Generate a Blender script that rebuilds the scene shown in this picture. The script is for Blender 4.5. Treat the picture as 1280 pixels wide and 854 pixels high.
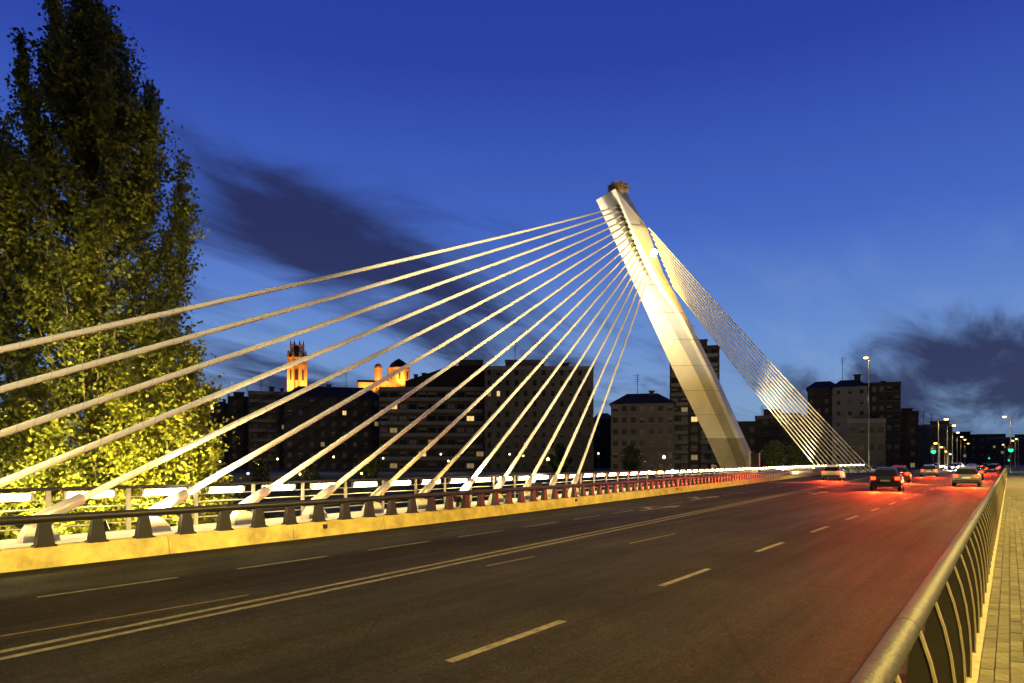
import bpy, math, random
import numpy as np
from mathutils import Vector, Matrix
random.seed(7); RNG = np.random.default_rng(7)
PI = math.pi
C = bpy.context.scene.collection
for o in list(bpy.data.objects): bpy.data.objects.remove(o)

# ------------------------------------------------------------------ camera
# world axes: +X runs along the bridge road, +Y is to the left of it, the road surface is z = 0
EYE = 1.85
AL = math.atan2(622, 853.33)                   # the camera looks 36 degrees to the left of the road
cam = bpy.data.cameras.new('camera'); camo = bpy.data.objects.new('camera', cam); C.objects.link(camo)
cam.sensor_width = 36; cam.lens = 24; cam.shift_y = 150/1280; cam.clip_end = 8000; cam.clip_start = 0.05
camo.location = (0, 0, EYE); camo.rotation_euler = (PI/2, 0, -PI/2 + AL)
bpy.context.scene.camera = camo
F = 853.33
def at(px, D, py=577.0):
    X = (px-640)/F*D
    return Vector((D*math.cos(AL)+X*math.sin(AL), D*math.sin(AL)-X*math.cos(AL), EYE+(577-py)/F*D))

# ------------------------------------------------------------------ sky at dusk
sc = bpy.context.scene
sc.view_settings.view_transform = 'Standard'; sc.view_settings.look = 'None'
sc.view_settings.exposure = 0.0; sc.view_settings.gamma = 1.0
SUN_EL = math.radians(1.0); SUN_AZ = math.radians(48)        # where the sun has gone down, ahead and to the right
w = bpy.data.worlds.new("World"); sc.world = w; w.use_nodes = True
N = w.node_tree.nodes; L = w.node_tree.links; N.clear()
def nd(t, **k):
    n = N.new(t)
    for a, b in k.items(): setattr(n, a, b)
    return n
def mth(op, a, b=None, clamp=False):
    n = nd('ShaderNodeMath', operation=op, use_clamp=clamp)
    for i, v in enumerate((a, b)):
        if v is None: continue
        if isinstance(v, (int, float)): n.inputs[i].default_value = v
        else: L.new(v, n.inputs[i])
    return n.outputs[0]
def mixc(f, a, b, bt='MIX'):
    n = nd('ShaderNodeMix', data_type='RGBA', blend_type=bt)
    for s_, v in ((n.inputs[0], f), (n.inputs[6], a), (n.inputs[7], b)):
        if isinstance(v, (int, float)): s_.default_value = v
        elif isinstance(v, tuple): s_.default_value = (*v, 1)
        else: L.new(v, s_)
    return n.outputs[2]
out = nd('ShaderNodeOutputWorld'); bg = nd('ShaderNodeBackground')
tc = nd('ShaderNodeTexCoord'); DIR = tc.outputs['Generated']
sky = nd('ShaderNodeTexSky', sky_type='NISHITA', sun_disc=False, sun_elevation=SUN_EL, sun_rotation=SUN_AZ)
sky.ozone_density = 6.0; sky.dust_density = 0.3; sky.air_density = 1.0
sep = nd('ShaderNodeSeparateXYZ'); L.new(DIR, sep.inputs[0])
ramp = nd('ShaderNodeValToRGB'); L.new(sep.outputs[2], ramp.inputs[0])
SK = [(0.0, (.030,.060,.15)), (.07, (.20,.33,.56)), (.17, (.145,.27,.60)), (.31, (.060,.135,.53)), (.50, (.025,.051,.36)), (1.0, (.008,.018,.16))]
for i, (p, c) in enumerate(SK):
    e = ramp.color_ramp.elements[i] if i < 2 else ramp.color_ramp.elements.new(p)
    e.position = p; e.color = (*c, 1)
skyc = mixc(0.97, sky.outputs[0], ramp.outputs[0])
# streaked clouds: noise on the sky plane, gathered in banks
mp = nd('ShaderNodeMapping'); cx = nd('ShaderNodeCombineXYZ')
zz = mth('ADD', mth('MAXIMUM', sep.outputs[2], 0.0), 0.16)
L.new(mth('DIVIDE', sep.outputs[0], zz), cx.inputs[0]); L.new(mth('DIVIDE', sep.outputs[1], zz), cx.inputs[1])
L.new(cx.outputs[0], mp.inputs[0]); mp.inputs['Rotation'].default_value = (0, 0, math.radians(20)); mp.inputs['Scale'].default_value = (0.75, 2.0, 1)
ns = nd('ShaderNodeTexNoise'); ns.inputs['Scale'].default_value = 1.1; ns.inputs['Detail'].default_value = 6; ns.inputs['Roughness'].default_value = .6; ns.inputs['Distortion'].default_value = .45
L.new(mp.outputs[0], ns.inputs[0])
def bank(px, py, sx, sy, tilt, amp):
    """a cloud bank round the direction (px, py): an oval in direction space"""
    f = at(px, F, py) - Vector((0, 0, EYE)); f.normalize()
    r = Vector((f.y, -f.x, 0)).normalized(); u = r.cross(f)
    a = math.radians(tilt); r2 = r*math.cos(a)+u*math.sin(a); u2 = -r*math.sin(a)+u*math.cos(a)
    def dp(v):
        n = nd('ShaderNodeVectorMath', operation='DOT_PRODUCT'); L.new(DIR, n.inputs[0]); n.inputs[1].default_value = v; return n.outputs['Value']
    q = mth('ADD', mth('POWER', mth('DIVIDE', dp(r2), sx), 2), mth('POWER', mth('DIVIDE', dp(u2), sy), 2))
    return mth('MULTIPLY', mth('MULTIPLY', mth('EXPONENT', mth('MULTIPLY', q, -1)), mth('GREATER_THAN', dp(f), 0)), amp)
BANKS = [(310, 245, .15, .06, -32, .58), (470, 320, .17, .06, -24, .40), (300, 470, .30, .05, 5, .45), (620, 410, .20, .10, -30, .58), (400, 300, .10, .05, -25, .25), (1210, 475, .24, .05, 5, .85), (1290, 420, .14, .05, -12, .45),
         (1000, 500, .3, .03, 0, .15), (300, 500, .5, .035, 0, .32), (-400, 300, .5, .1, 10, .4)]
cov = None
for b in BANKS:
    v = bank(*b); cov = v if cov is None else mth('ADD', cov, v)
cm = nd('ShaderNodeMapRange', interpolation_type='SMOOTHSTEP'); L.new(mth('ADD', mth('ADD', mth('MULTIPLY', ns.outputs[0], 1.5), -.25), mth('MULTIPLY', cov, .60)), cm.inputs[0])
cm.inputs[1].default_value = .58; cm.inputs[2].default_value = 1.04
cloudcol = mixc(mth('MULTIPLY', sep.outputs[2], 2.2, True), (.026, .030, .080), (.018, .022, .085))
wisp = nd('ShaderNodeTexNoise'); wisp.inputs['Scale'].default_value = 2.6; wisp.inputs['Detail'].default_value = 7; L.new(mp.outputs[0], wisp.inputs[0])
wm = nd('ShaderNodeMapRange'); L.new(wisp.outputs[0], wm.inputs[0]); wm.inputs[1].default_value = .5; wm.inputs[2].default_value = .8
lowm = nd('ShaderNodeMapRange'); L.new(sep.outputs[2], lowm.inputs[0]); lowm.inputs[1].default_value = .34; lowm.inputs[2].default_value = .04
skyc = mixc(mth('MULTIPLY', mth('MULTIPLY', wm.outputs[0], lowm.outputs[0]), .62), skyc, (.24, .37, .62))
skyc = mixc(mth('MULTIPLY', mth('MULTIPLY', cm.outputs[0], mth('MULTIPLY', cov, 5.0, True)), .93), skyc, cloudcol)
# dusk: the sky dims away from the afterglow
sd = nd('ShaderNodeVectorMath', operation='DOT_PRODUCT'); L.new(DIR, sd.inputs[0]); ga = AL-math.radians(8); sd.inputs[1].default_value = (math.cos(ga), math.sin(ga), 0)
em = nd('ShaderNodeMapRange', interpolation_type='SMOOTHSTEP'); L.new(sd.outputs['Value'], em.inputs[0]); em.inputs[1].default_value = -.5; em.inputs[2].default_value = .55; em.inputs[3].default_value = .16; em.inputs[4].default_value = 1.0
L.new(mixc(1.0, skyc, em.outputs[0], 'MULTIPLY'), bg.inputs[0]); bg.inputs[1].default_value = 1.0; L.new(bg.outputs[0], out.inputs[0])
sun = bpy.data.lights.new('sun', 'SUN'); sun.energy = 0.02; sun.angle = math.radians(12); sun.color = (1, .62, .42)
so = bpy.data.objects.new('sun', sun); C.objects.link(so)
so.rotation_euler = (PI/2-SUN_EL, 0, SUN_AZ*0 - PI/2 + math.radians(15))

# ------------------------------------------------------------------ materials
def mat(name, col, rough=.8, metal=0, nscale=None, namt=.25, bump=0, bscale=None, spec=.5, col2=None, trans=0):
    m = bpy.data.materials.new(name); m.use_nodes = True; nt = m.node_tree; b = nt.nodes['Principled BSDF']
    b.inputs['Roughness'].default_value = rough; b.inputs['Metallic'].default_value = metal; b.inputs['Specular IOR Level'].default_value = spec
    b.inputs['Base Color'].default_value = (*col, 1)
    tcn = nt.nodes.new('ShaderNodeTexCoord')
    if nscale:
        n = nt.nodes.new('ShaderNodeTexNoise'); n.inputs['Scale'].default_value = nscale; n.inputs['Detail'].default_value = 8; n.inputs['Roughness'].default_value = .65
        nt.links.new(tcn.outputs['Object'], n.inputs[0])
        mx = nt.nodes.new('ShaderNodeValToRGB'); nt.links.new(n.outputs[0], mx.inputs[0])
        c2 = col2 or tuple(c*(1-namt) for c in col); c1 = tuple(min(1, c*(1+namt*.5)) for c in col)
        mx.color_ramp.elements[0].position = .3; mx.color_ramp.elements[0].color = (*c2, 1)
        mx.color_ramp.elements[1].position = .72; mx.color_ramp.elements[1].color = (*c1, 1)
        nt.links.new(mx.outputs[0], b.inputs['Base Color'])
    if bump:
        n2 = nt.nodes.new('ShaderNodeTexNoise'); n2.inputs['Scale'].default_value = bscale or 30; n2.inputs['Detail'].default_value = 4
        nt.links.new(tcn.outputs['Object'], n2.inputs[0])
        bp = nt.nodes.new('ShaderNodeBump'); bp.inputs['Strength'].default_value = bump; bp.inputs['Distance'].default_value = .02
        nt.links.new(n2.outputs[0], bp.inputs['Height']); nt.links.new(bp.outputs[0], b.inputs['Normal'])
    if trans:
        t = nt.nodes.new('ShaderNodeBsdfTranslucent'); mxs = nt.nodes.new('ShaderNodeMixShader'); mxs.inputs[0].default_value = trans
        cs = b.inputs['Base Color']
        if cs.is_linked: nt.links.new(cs.links[0].from_socket, t.inputs[0])
        else: t.inputs[0].default_value = (*col, 1)
        nt.links.new(b.outputs[0], mxs.inputs[1]); nt.links.new(t.outputs[0], mxs.inputs[2])
        nt.links.new(mxs.outputs[0], nt.nodes['Material Output'].inputs[0])
    return m
def glow(name, col, st):
    m = bpy.data.materials.new(name); m.use_nodes = True; b = m.node_tree.nodes['Principled BSDF']
    b.inputs['Base Color'].default_value = (*[c*.5 for c in col], 1); b.inputs['Emission Color'].default_value = (*col, 1); b.inputs['Emission Strength'].default_value = st
    return m
M = {}
def asphalt():
    m = bpy.data.materials.new('asphalt'); m.use_nodes = True; nt = m.node_tree; b = nt.nodes['Principled BSDF']; ln = nt.links.new
    tcn = nt.nodes.new('ShaderNodeTexCoord')
    def noise(sc_, det, stretch=None, rough=.6):
        n = nt.nodes.new('ShaderNodeTexNoise'); n.inputs['Scale'].default_value = sc_; n.inputs['Detail'].default_value = det; n.inputs['Roughness'].default_value = rough
        if stretch:
            mpn = nt.nodes.new('ShaderNodeMapping'); mpn.inputs['Scale'].default_value = stretch; ln(tcn.outputs['Object'], mpn.inputs[0]); ln(mpn.outputs[0], n.inputs[0])
        else: ln(tcn.outputs['Object'], n.inputs[0])
        return n.outputs[0]
    def rmp(v, p0, c0, p1, c1):
        r = nt.nodes.new('ShaderNodeValToRGB'); ln(v, r.inputs[0]); r.color_ramp.elements[0].position = p0; r.color_ramp.elements[1].position = p1
        r.color_ramp.elements[0].color = (*c0, 1); r.color_ramp.elements[1].color = (*c1, 1); return r.outputs[0]
    def mul(a, b_):
        x = nt.nodes.new('ShaderNodeMix'); x.data_type = 'RGBA'; x.blend_type = 'MULTIPLY'; x.inputs[0].default_value = 1; ln(a, x.inputs[6]); ln(b_, x.inputs[7]); return x.outputs[2]
    grain0 = rmp(noise(15, 6, rough=1.0), .44, (.0025,.0022,.0018), .60, (.024,.0205,.0165))
    spk = rmp(noise(34, 2, rough=.7), .60, (0,0,0), .68, (.055,.047,.036))
    ad = nt.nodes.new('ShaderNodeMix'); ad.data_type = 'RGBA'; ad.blend_type = 'ADD'; ad.inputs[0].default_value = 1; ln(grain0, ad.inputs[6]); ln(spk, ad.inputs[7]); grain = ad.outputs[2]
    worn = rmp(noise(1.0, 5, (.03, 1.1, 1)), .35, (.62,.62,.62), .7, (1.5,1.48,1.4))       # wheel tracks polished along the lanes
    patch = mul(rmp(noise(.35, 6), .42, (.66,.66,.66), .6, (1.1,1.1,1.1)), rmp(noise(5, 5), .4, (.72,.72,.72), .62, (1.2,1.2,1.2)))
    vo = nt.nodes.new('ShaderNodeTexVoronoi'); vo.feature = 'DISTANCE_TO_EDGE'; vo.inputs['Scale'].default_value = .33
    wp = nt.nodes.new('ShaderNodeMix'); wp.data_type = 'VECTOR'; wp.inputs[0].default_value = .12; nn_ = nt.nodes.new('ShaderNodeTexNoise'); nn_.inputs['Scale'].default_value = 1.6; nn_.inputs['Detail'].default_value = 6
    ln(tcn.outputs['Object'], nn_.inputs[0]); ln(tcn.outputs['Object'], wp.inputs[4]); ln(nn_.outputs['Color'], wp.inputs[5]); ln(wp.outputs[1], vo.inputs['Vector'])
    crack = rmp(vo.outputs['Distance'], .0, (.35,.35,.35), .008, (1,1,1))
    c = mul(mul(mul(grain, worn), patch), crack); ln(c, b.inputs['Base Color'])
    rr = nt.nodes.new('ShaderNodeMapRange'); ln(noise(1.3, 4, (.05, 1, 1)), rr.inputs[0]); rr.inputs[1].default_value = .3; rr.inputs[2].default_value = .7; rr.inputs[3].default_value = .62; rr.inputs[4].default_value = .85
    ln(rr.outputs[0], b.inputs['Roughness']); b.inputs['Specular IOR Level'].default_value = .1
    bp = nt.nodes.new('ShaderNodeBump'); bp.inputs['Strength'].default_value = .8; bp.inputs['Distance'].default_value = .015; ln(noise(70, 3, rough=.8), bp.inputs['Height']); ln(bp.outputs[0], b.inputs['Normal'])
    return m
M['asphalt'] = asphalt()
M['paint'] = mat('road_paint', (.125,.11,.08), .8, nscale=9, namt=.85, bump=.3, bscale=60)
M['paint_yellow'] = mat('yellow_road_paint', (.16,.12,.03), .7, nscale=12, namt=.6)
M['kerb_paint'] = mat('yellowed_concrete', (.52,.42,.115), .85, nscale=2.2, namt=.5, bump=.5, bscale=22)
M['concrete'] = mat('concrete', (.45,.42,.35), .85, nscale=3.2, namt=.32, bump=.5, bscale=22)
M['pale_concrete'] = mat('pale_concrete', (.66,.62,.54), .85, nscale=2.5, namt=.2, bump=.3, bscale=25)
M['kerb'] = mat('kerb_stone', (.30,.27,.19), .8, nscale=8, namt=.3, bump=.3)
M['block'] = mat('paving_block', (.085,.078,.042), .8, nscale=5, namt=.6, bump=.5, bscale=40)
M['block_light'] = mat('paving_block_light', (.12,.11,.06), .8, nscale=5, namt=.5, bump=.5, bscale=40)
M['block_dark'] = mat('paving_block_dark', (.05,.045,.028), .8, nscale=5, namt=.5, bump=.5, bscale=40)
M['joint'] = mat('joint_sand', (.06,.052,.04), .95, nscale=30)
M['steel'] = mat('painted_steel', (.016,.0135,.0095), .6, .0, nscale=14, namt=.7, bump=.35, bscale=30)
M['steel_dark'] = mat('dark_painted_steel', (.022,.02,.017), .45, .3, nscale=6, namt=.4)
M['steel_pale'] = mat('pale_steel', (.52,.48,.40), .4, .4, nscale=8, namt=.2)
M['edge'] = mat('worn_steel_edge', (.22,.19,.14), .45, .1, nscale=20, namt=.3)  # lighter colour carries the light caught along the fin edges
M['cable'] = mat('cable_sheath', (.78,.71,.49), .5, 0, nscale=2, namt=.05)
M['rib'] = mat('cable_rib', (.42,.38,.28), .5)
M['pylon'] = mat('pylon_concrete', (.72,.70,.65), .8, 0, nscale=.7, namt=.14, bump=.4, bscale=2.2)
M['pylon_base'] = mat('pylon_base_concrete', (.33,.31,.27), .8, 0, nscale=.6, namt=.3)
M['bark'] = mat('bark', (.14,.11,.07), .95, nscale=6, namt=.5, bump=.8, bscale=9)
M['leaf'] = mat('leaf', (.15,.165,.02), .5, nscale=.9, namt=.45, trans=.35)
M['leaf_dark'] = mat('leaf_dark', (.05,.065,.014), .55, nscale=.9, namt=.45, trans=.25)
M['leaf_yellow'] = mat('leaf_yellow', (.25,.24,.02), .5, nscale=1.2, namt=.4, trans=.4)
M['ground'] = mat('riverbank_ground', (.05,.055,.025), .95, nscale=.12, namt=.5)
M['hill'] = mat('hillside', (.035,.04,.02), .95, nscale=.05, namt=.5)
M['water'] = mat('river_water', (.01,.016,.02), .08, spec=.6, bump=.3, bscale=2)
M['walls'] = [mat('wall_render_%d' % i, c, .9, nscale=.25, namt=.25, bump=.2, bscale=3) for i, c in enumerate([(.15,.12,.085), (.23,.19,.14), (.095,.075,.055), (.20,.165,.13), (.36,.32,.28)])]
M['trim'] = mat('facade_trim', (.34,.30,.24), .85, nscale=1, namt=.2)
M['roof'] = mat('roof_tiles', (.05,.03,.02), .9, nscale=.8, namt=.4)
M['frame'] = mat('window_frame', (.05,.045,.04), .6)
M['pane'] = mat('window_glass', (.010,.011,.013), .3, spec=.3)
M['win_lit'] = glow('lit_window', (1,.66,.22), 1.1)
M['win_dim'] = glow('dim_window', (1,.70,.32), .22)
M['stone'] = mat('cathedral_stone', (.42,.30,.17), .9, nscale=.25, namt=.35, bump=.4, bscale=1.2)
M['tube'] = glow('luminaire_diffuser', (1,.80,.34), 60)
M['bulb'] = glow('street_lamp_bulb', (1,.62,.20), 9)
M['globe'] = glow('park_globe', (1,.80,.34), 5)
M['flood'] = glow('floodlight_glass', (1,.66,.16), 260)
M['green'] = glow('green_signal', (.01,1,.42), 1.7)
M['red_off'] = mat('signal_lens_off', (.06,.01,.01), .3)
M['tail'] = glow('tail_light', (1,.022,.003), 14)
M['head'] = glow('headlight', (1,.93,.75), 600)
M['plate'] = mat('number_plate', (.6,.6,.55), .5)
M['rubber'] = mat('rubber', (.015,.015,.015), .8)
M['car_glass'] = mat('car_glass', (.01,.011,.013), .06, spec=.8)
M['car'] = [mat('car_paint_%d' % i, c, .28, me) for i, (c, me) in enumerate([((.03,.035,.05), .5), ((.28,.28,.29), .7), ((.20,.015,.012), .2), ((.55,.54,.50), 0), ((.04,.04,.042), .3)])]
M['rim'] = mat('wheel_rim', (.4,.4,.4), .35, .8)
M['twig'] = mat('twigs', (.16,.10,.045), .95)
M['black'] = mat('black_plastic', (.02,.02,.02), .5)

# ------------------------------------------------------------------ mesh helpers
class MB:
    def __init__(s): s.v = []; s.f = []; s.mi = []; s.cur = 0
    def add(s, vs, fs):
        b = len(s.v); s.v += [tuple(p) for p in vs]; s.f += [tuple(i+b for i in f) for f in fs]; s.mi += [s.cur]*len(fs); return s
    def box(s, x0, x1, y0, y1, z0, z1):
        return s.add([(x0,y0,z0),(x1,y0,z0),(x1,y1,z0),(x0,y1,z0),(x0,y0,z1),(x1,y0,z1),(x1,y1,z1),(x0,y1,z1)],
                     [(0,3,2,1),(4,5,6,7),(0,1,5,4),(1,2,6,5),(2,3,7,6),(3,0,4,7)])
    def loft(s, rings, caps=True, closed=True):
        n = len(rings[0]); vs = [p for r in rings for p in r]; fs = []
        for k in range(len(rings)-1):
            for i in range(n if closed else n-1):
                j = (i+1) % n; fs.append((k*n+i, k*n+j, (k+1)*n+j, (k+1)*n+i))
        if caps: fs += [tuple(range(n))[::-1], tuple(range((len(rings)-1)*n, len(rings)*n))]
        return s.add(vs, fs)
    def tube(s, pts, r, seg=8, caps=True):
        pts = [Vector(p) for p in pts]; rings = []
        for i, p in enumerate(pts):
            d = (pts[min(i+1, len(pts)-1)]-pts[max(i-1, 0)]).normalized()
            a = d.cross(Vector((0,0,1))) if abs(d.z) < .95 else d.cross(Vector((1,0,0)))
            a.normalize(); b = a.cross(d).normalized(); rr = r[i] if isinstance(r, (list, tuple)) else r
            rings.append([p+a*rr*math.cos(2*PI*k/seg)+b*rr*math.sin(2*PI*k/seg) for k in range(seg)])
        return s.loft(rings, caps)
    def lathe(s, prof, seg=16, c=(0,0,0)):
        return s.loft([[(c[0]+r*math.cos(2*PI*k/seg), c[1]+r*math.sin(2*PI*k/seg), c[2]+z) for k in range(seg)] for r, z in prof])
    def mesh(s, name, mats, smooth=False):
        me = bpy.data.meshes.new(name); me.from_pydata(s.v, [], s.f)
        for m in (mats if isinstance(mats, (list, tuple)) else [mats]): me.materials.append(m)
        if any(s.mi): me.polygons.foreach_set('material_index', s.mi)
        if smooth: me.shade_smooth()
        me.update(); return me
def link(name, me, parent=None, loc=None, rz=None, **props):
    o = bpy.data.objects.new(name, me); C.objects.link(o)
    if parent is not None: o.parent = parent
    if loc is not None: o.location = loc
    if rz is not None: o.rotation_euler = (0, 0, rz)
    for k, v in props.items(): o[k] = v
    return o
def obj(name, mb, mats, parent=None, smooth=False, loc=None, rz=None, bevel=0, **props):
    o = link(name, mb.mesh(name, mats, smooth), parent, loc, rz, **props)
    if bevel:
        b = o.modifiers.new('bevel', 'BEVEL'); b.width = bevel; b.segments = 2; b.limit_method = 'ANGLE'
    return o
def thing(name, label, cat, loc=(0,0,0), rz=0, group=None):
    o = bpy.data.objects.new(name, None); C.objects.link(o); o.location = loc; o.rotation_euler = (0,0,rz)
    o['label'] = label; o['category'] = cat; o.empty_display_size = .3
    if group: o['group'] = group
    return o
def light(name, kind, loc, energy, color, parent=None, rot=None, size=.3, spot=None, target=None, blend=.6):
    l = bpy.data.lights.new(name, kind); l.energy = energy; l.color = color
    if kind == 'SPOT': l.spot_size = spot; l.spot_blend = blend; l.shadow_soft_size = size
    elif kind == 'POINT': l.shadow_soft_size = size
    o = bpy.data.objects.new(name, l); C.objects.link(o); o.location = loc
    if target is not None: o.rotation_euler = (Vector(target)-Vector(loc)).to_track_quat('-Z', 'Y').to_euler()
    if parent is not None: o.parent = parent
    return o
SOD = (1, .68, .13); WARM = (1, .80, .40)

# ------------------------------------------------------------------ plan of the bridge
def cv(x):                                       # the left edge swings away from the straight right edge
    f = lambda q: .09*5*math.log(1+math.exp(min(60, (q-13)/5)))
    return f(x) - (f(x-104) if x > 60 else 0)
XA, XB = -14, 420
KERB = 13.45; LEDGE = 15.35
def xs(a=XA, b=XB):
    r = []; x = a
    while x < b: r.append(x); x += 1.0 if x < 60 else 4.0
    return r+[b]
def strip(mb, x0, x1, fa, fb, z):                # flat band between two plan curves
    X = xs(x0, x1); n = len(X)
    return mb.add([(x, fa(x), z) for x in X]+[(x, fb(x), z) for x in X], [(i, i+1, n+i+1, n+i) for i in range(n-1)])

# ground: river bed below the bridge, a bank beyond it, the city behind, out to the horizon
def gz(x, y):
    s1 = 1/(1+math.exp(-max(-60, min(60, (x-82)/3.0)))); h = -6.5+5.9*s1
    return h
gm = MB(); gx = [-3000,-800,-200,-60,-20,0,20,40,60,70,74,78,80,82,84,86,90,96,110,140,200,400,900,2000,5000]; gy = [-5000,-1500,-500,-150,-60,-20,0,20,60,150,400,1000,2500,5000]
gm.add([(x, y, gz(x, y)) for x in gx for y in gy], [(i*len(gy)+j, (i+1)*len(gy)+j, (i+1)*len(gy)+j+1, i*len(gy)+j+1) for i in range(len(gx)-1) for j in range(len(gy)-1)])
obj('ground', gm, M['ground'], kind='structure', smooth=True)
obj('river', MB().add([(32,-900,-6.3),(66,-900,-6.3),(66,900,-6.3),(32,900,-6.3)], [(0,1,2,3)]), M['water'], kind='structure')
# road sheet, deck below it
obj('road', strip(MB(), XA, XB, lambda x: -.36, lambda x: KERB+cv(x)+.02, 0), M['asphalt'], kind='structure')
dk = MB(); X = xs(XA, 96)
dk.loft([[(x, -15, -.05), (x, -14.2, -.9), (x, 2, -1.5), (x, KERB+cv(x)-1, -1.5), (x, LEDGE+cv(x)-.2, -.5), (x, LEDGE+cv(x)-.2, -.05)] for x in X])
obj('bridge_deck', dk, M['concrete'], kind='structure')
mk = MB(); Z = .004
for dt in (-.14, .14):
    f = lambda x, d_=dt: 7.62+.065*x+d_
    strip(mk, XA, 118, lambda x: f(x)-.055, lambda x: f(x)+.055, Z)
obj('double_line', mk, M['paint'], kind='structure')
mk = MB()
x = -9.5
while x < 110: strip(mk, x, x+2.0, lambda q: 4.13, lambda q: 4.24, Z); x += 4.75
obj('lane_dashes', mk, M['paint'], kind='structure')
mk = MB(); x = -5.3
while x < 110: strip(mk, x, x+1.95, lambda q: 10.58+cv(q)*.9, lambda q: 10.68+cv(q)*.9, Z); x += 3.0
obj('lane_dashes_left', mk, M['paint'], kind='structure').name = 'far_lane_dashes'
mk = MB()                                        # a faint curved guide line
strip(mk, -1, 5.5, lambda q: 8.52+.012*(q-5.5)**2-.02, lambda q: 8.52+.012*(q-5.5)**2+.02, Z)
strip(mk, 14, 16.6, lambda q: 6.9, lambda q: 6.95, Z); strip(mk, 9.5, 11, lambda q: 7.45, lambda q: 7.5, Z)
obj('guide_line', mk, M['paint_yellow'], kind='structure')
def arrow(x, y, name):
    a = MB().add([(x,y-.07,Z),(x+2.6,y-.07,Z),(x+2.6,y+.07,Z),(x,y+.07,Z),(x+2.6,y-.3,Z),(x+4.0,y,Z),(x+2.6,y+.3,Z),
                  (x+.9,y+.07,Z),(x+1.3,y+.07,Z),(x+2.0,y+.55,Z),(x+1.7,y+.62,Z),(x+1.5,y+.85,Z),(x+2.7,y+.62,Z)], [(0,1,2,3),(4,5,6),(7,8,9,10),(10,9,12,11)])
    return obj(name, a, M['paint_yellow'], kind='structure')
arrow(23.5, 11.2, 'arrow_marking'); arrow(32, 12.5, 'arrow_marking'); arrow(41, 9.0, 'arrow_marking')
jt = MB().box(63, 63.35, -.3, 17.5, -.02, .012); obj('expansion_joint', jt, M['kerb'], kind='structure')

# right-hand footway with its blocks
fw = MB(); fw.box(-6, XB, -15, -.0, -.04, .135); obj('pavement', fw, M['joint'], kind='structure'); PAV = bpy.data.objects['pavement']
kb = []
for i in range(170):                              # kerb stones under the right railing, 1 m each
    x = -4+i*1.0
    if not kb: kb.append(MB().box(.006, .994, 0, .20, -.02, .155).mesh('kerb_stone', M['kerb']))
    link('kerb_stone', kb[0], PAV, (x, .20-.005*0, 0))
sb = MB().box(-6, XB, .40, .52, -.02, .11); obj('railing_plinth', sb, M['concrete'], kind='structure')
sb = MB().box(-6, XB, .0, .40, -.04, .128); obj('kerb_bed', sb, M['concrete'], kind='structure')
bw, bl = .1, .2
blm = [MB().box(.004, bl-.004, .004, bw-.004, 0, .02).mesh('paving_block', M[k]) for k in ('block', 'block_light', 'block_dark', 'block')]
rest = {0: MB(), 1: MB(), 2: MB()}; cand = []
for i in range(-15, 230):
    for j in range(32):
        x = i*bl+(bl/2 if j % 2 else 0); y = .198-(j+1)*bw
        y = y if True else y
        cand.append((x, y))
def show(c):
    x, y = c; D = x*math.cos(AL)+y*math.sin(AL)
    if D < .8: return -1
    px = 640+F*(x*math.sin(AL)-y*math.cos(AL))/D; py = 577+F*1.7/D
    return 1/D if px < 1290 and py < 870 else -1
cand = [c for c in cand if c[1] > -3.0]
cand.sort(key=lambda c: -show(c))
for n, (x, y) in enumerate(cand):
    z = .132+random.uniform(-.003, .004)
    if n < 280: link('paving_block', random.choice(blm), PAV, (x, y, z))
    else: rest[random.choice((0, 0, 1, 2))].box(x+.004, x+bl-.004, y+.004, y+bw-.004, z, z+.02)
rr = MB(); 
for k in rest:
    rr.cur = k; rr.add(rest[k].v, rest[k].f)
obj('paving_blocks', rr, [M['block'], M['block_light'], M['block_dark']], PAV, kind='stuff')
fp = MB().box(43.2, XB, -3.0, .198, .10, .148).box(-6, XB, -14.9, -3.02, .10, .150); obj('footway_surface', fp, M['block'], PAV, kind='structure')

# ------------------------------------------------------------------ right railing: round handrail on curved fins
rl = thing('bridge_railing', 'dark metal railing with thick round handrail on curved fins, along the right footway', 'railing', (0, .35, .15))
hr = MB(); hr.tube([(x, 0, 1.0) for x in (-5, 0, 3, 5, 10, 30, 80, 168)], .05, 24); obj('handrail', hr, M['steel'], rl, smooth=True)
for x in (3.25, 9.3, 15.3, 21.3):
    obj('sleeve', MB().tube([(x, 0, 1.0), (x+.02, 0, 1.0)], .0516, 24), M['steel'], rl, smooth=True)
outer = [(-.045,.95),(-.005,.85),(.035,.72),(.068,.56),(.09,.38),(.10,.2),(.10,0)]; inner = [(.02+.0,.95),(-.03,.6),(-.09,.3),(-.125,0)]
def fin():
    th = .011; m = MB()
    pr = [(-y, z) for y, z in outer]; pi_ = []
    n = len(pr)
    for k in range(n):                             # matching points on the road side
        z = pr[k][1]; y = .035+(.95-z)*.085; pi_.append((y, z))
    vs = []; 
    for (a, z), (b, z2) in zip(pr, pi_): vs += [(-th, a, z), (th, a, z), (-th, b, z2), (th, b, z2)]
    fs = []
    for k in range(n-1):
        q = 4*k; fs += [(q, q+4, q+5, q+1), (q+2, q+3, q+7, q+6), (q, q+2, q+6, q+4), (q+1, q+5, q+7, q+3)]
    m.add(vs, fs); m.add([vs[-4], vs[-3], vs[-1], vs[-2]], [(0,1,2,3)])
    m.cur = 1                                      # the flange along the outer edge
    vs = []
    for (a, z) in pr: vs += [(-.022, a-.012, z), (.022, a-.012, z), (.022, a-.0, z), (-.022, a-.0, z)]
    fs = []
    for k in range(n-1):
        q = 4*k; fs += [(q, q+4, q+5, q+1), (q+1, q+5, q+6, q+2), (q+2, q+6, q+7, q+3), (q+3, q+7, q+4, q)]
    return m.add(vs, fs)
finm = fin().mesh('fin', [M['steel_dark'], M['edge']])
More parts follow.
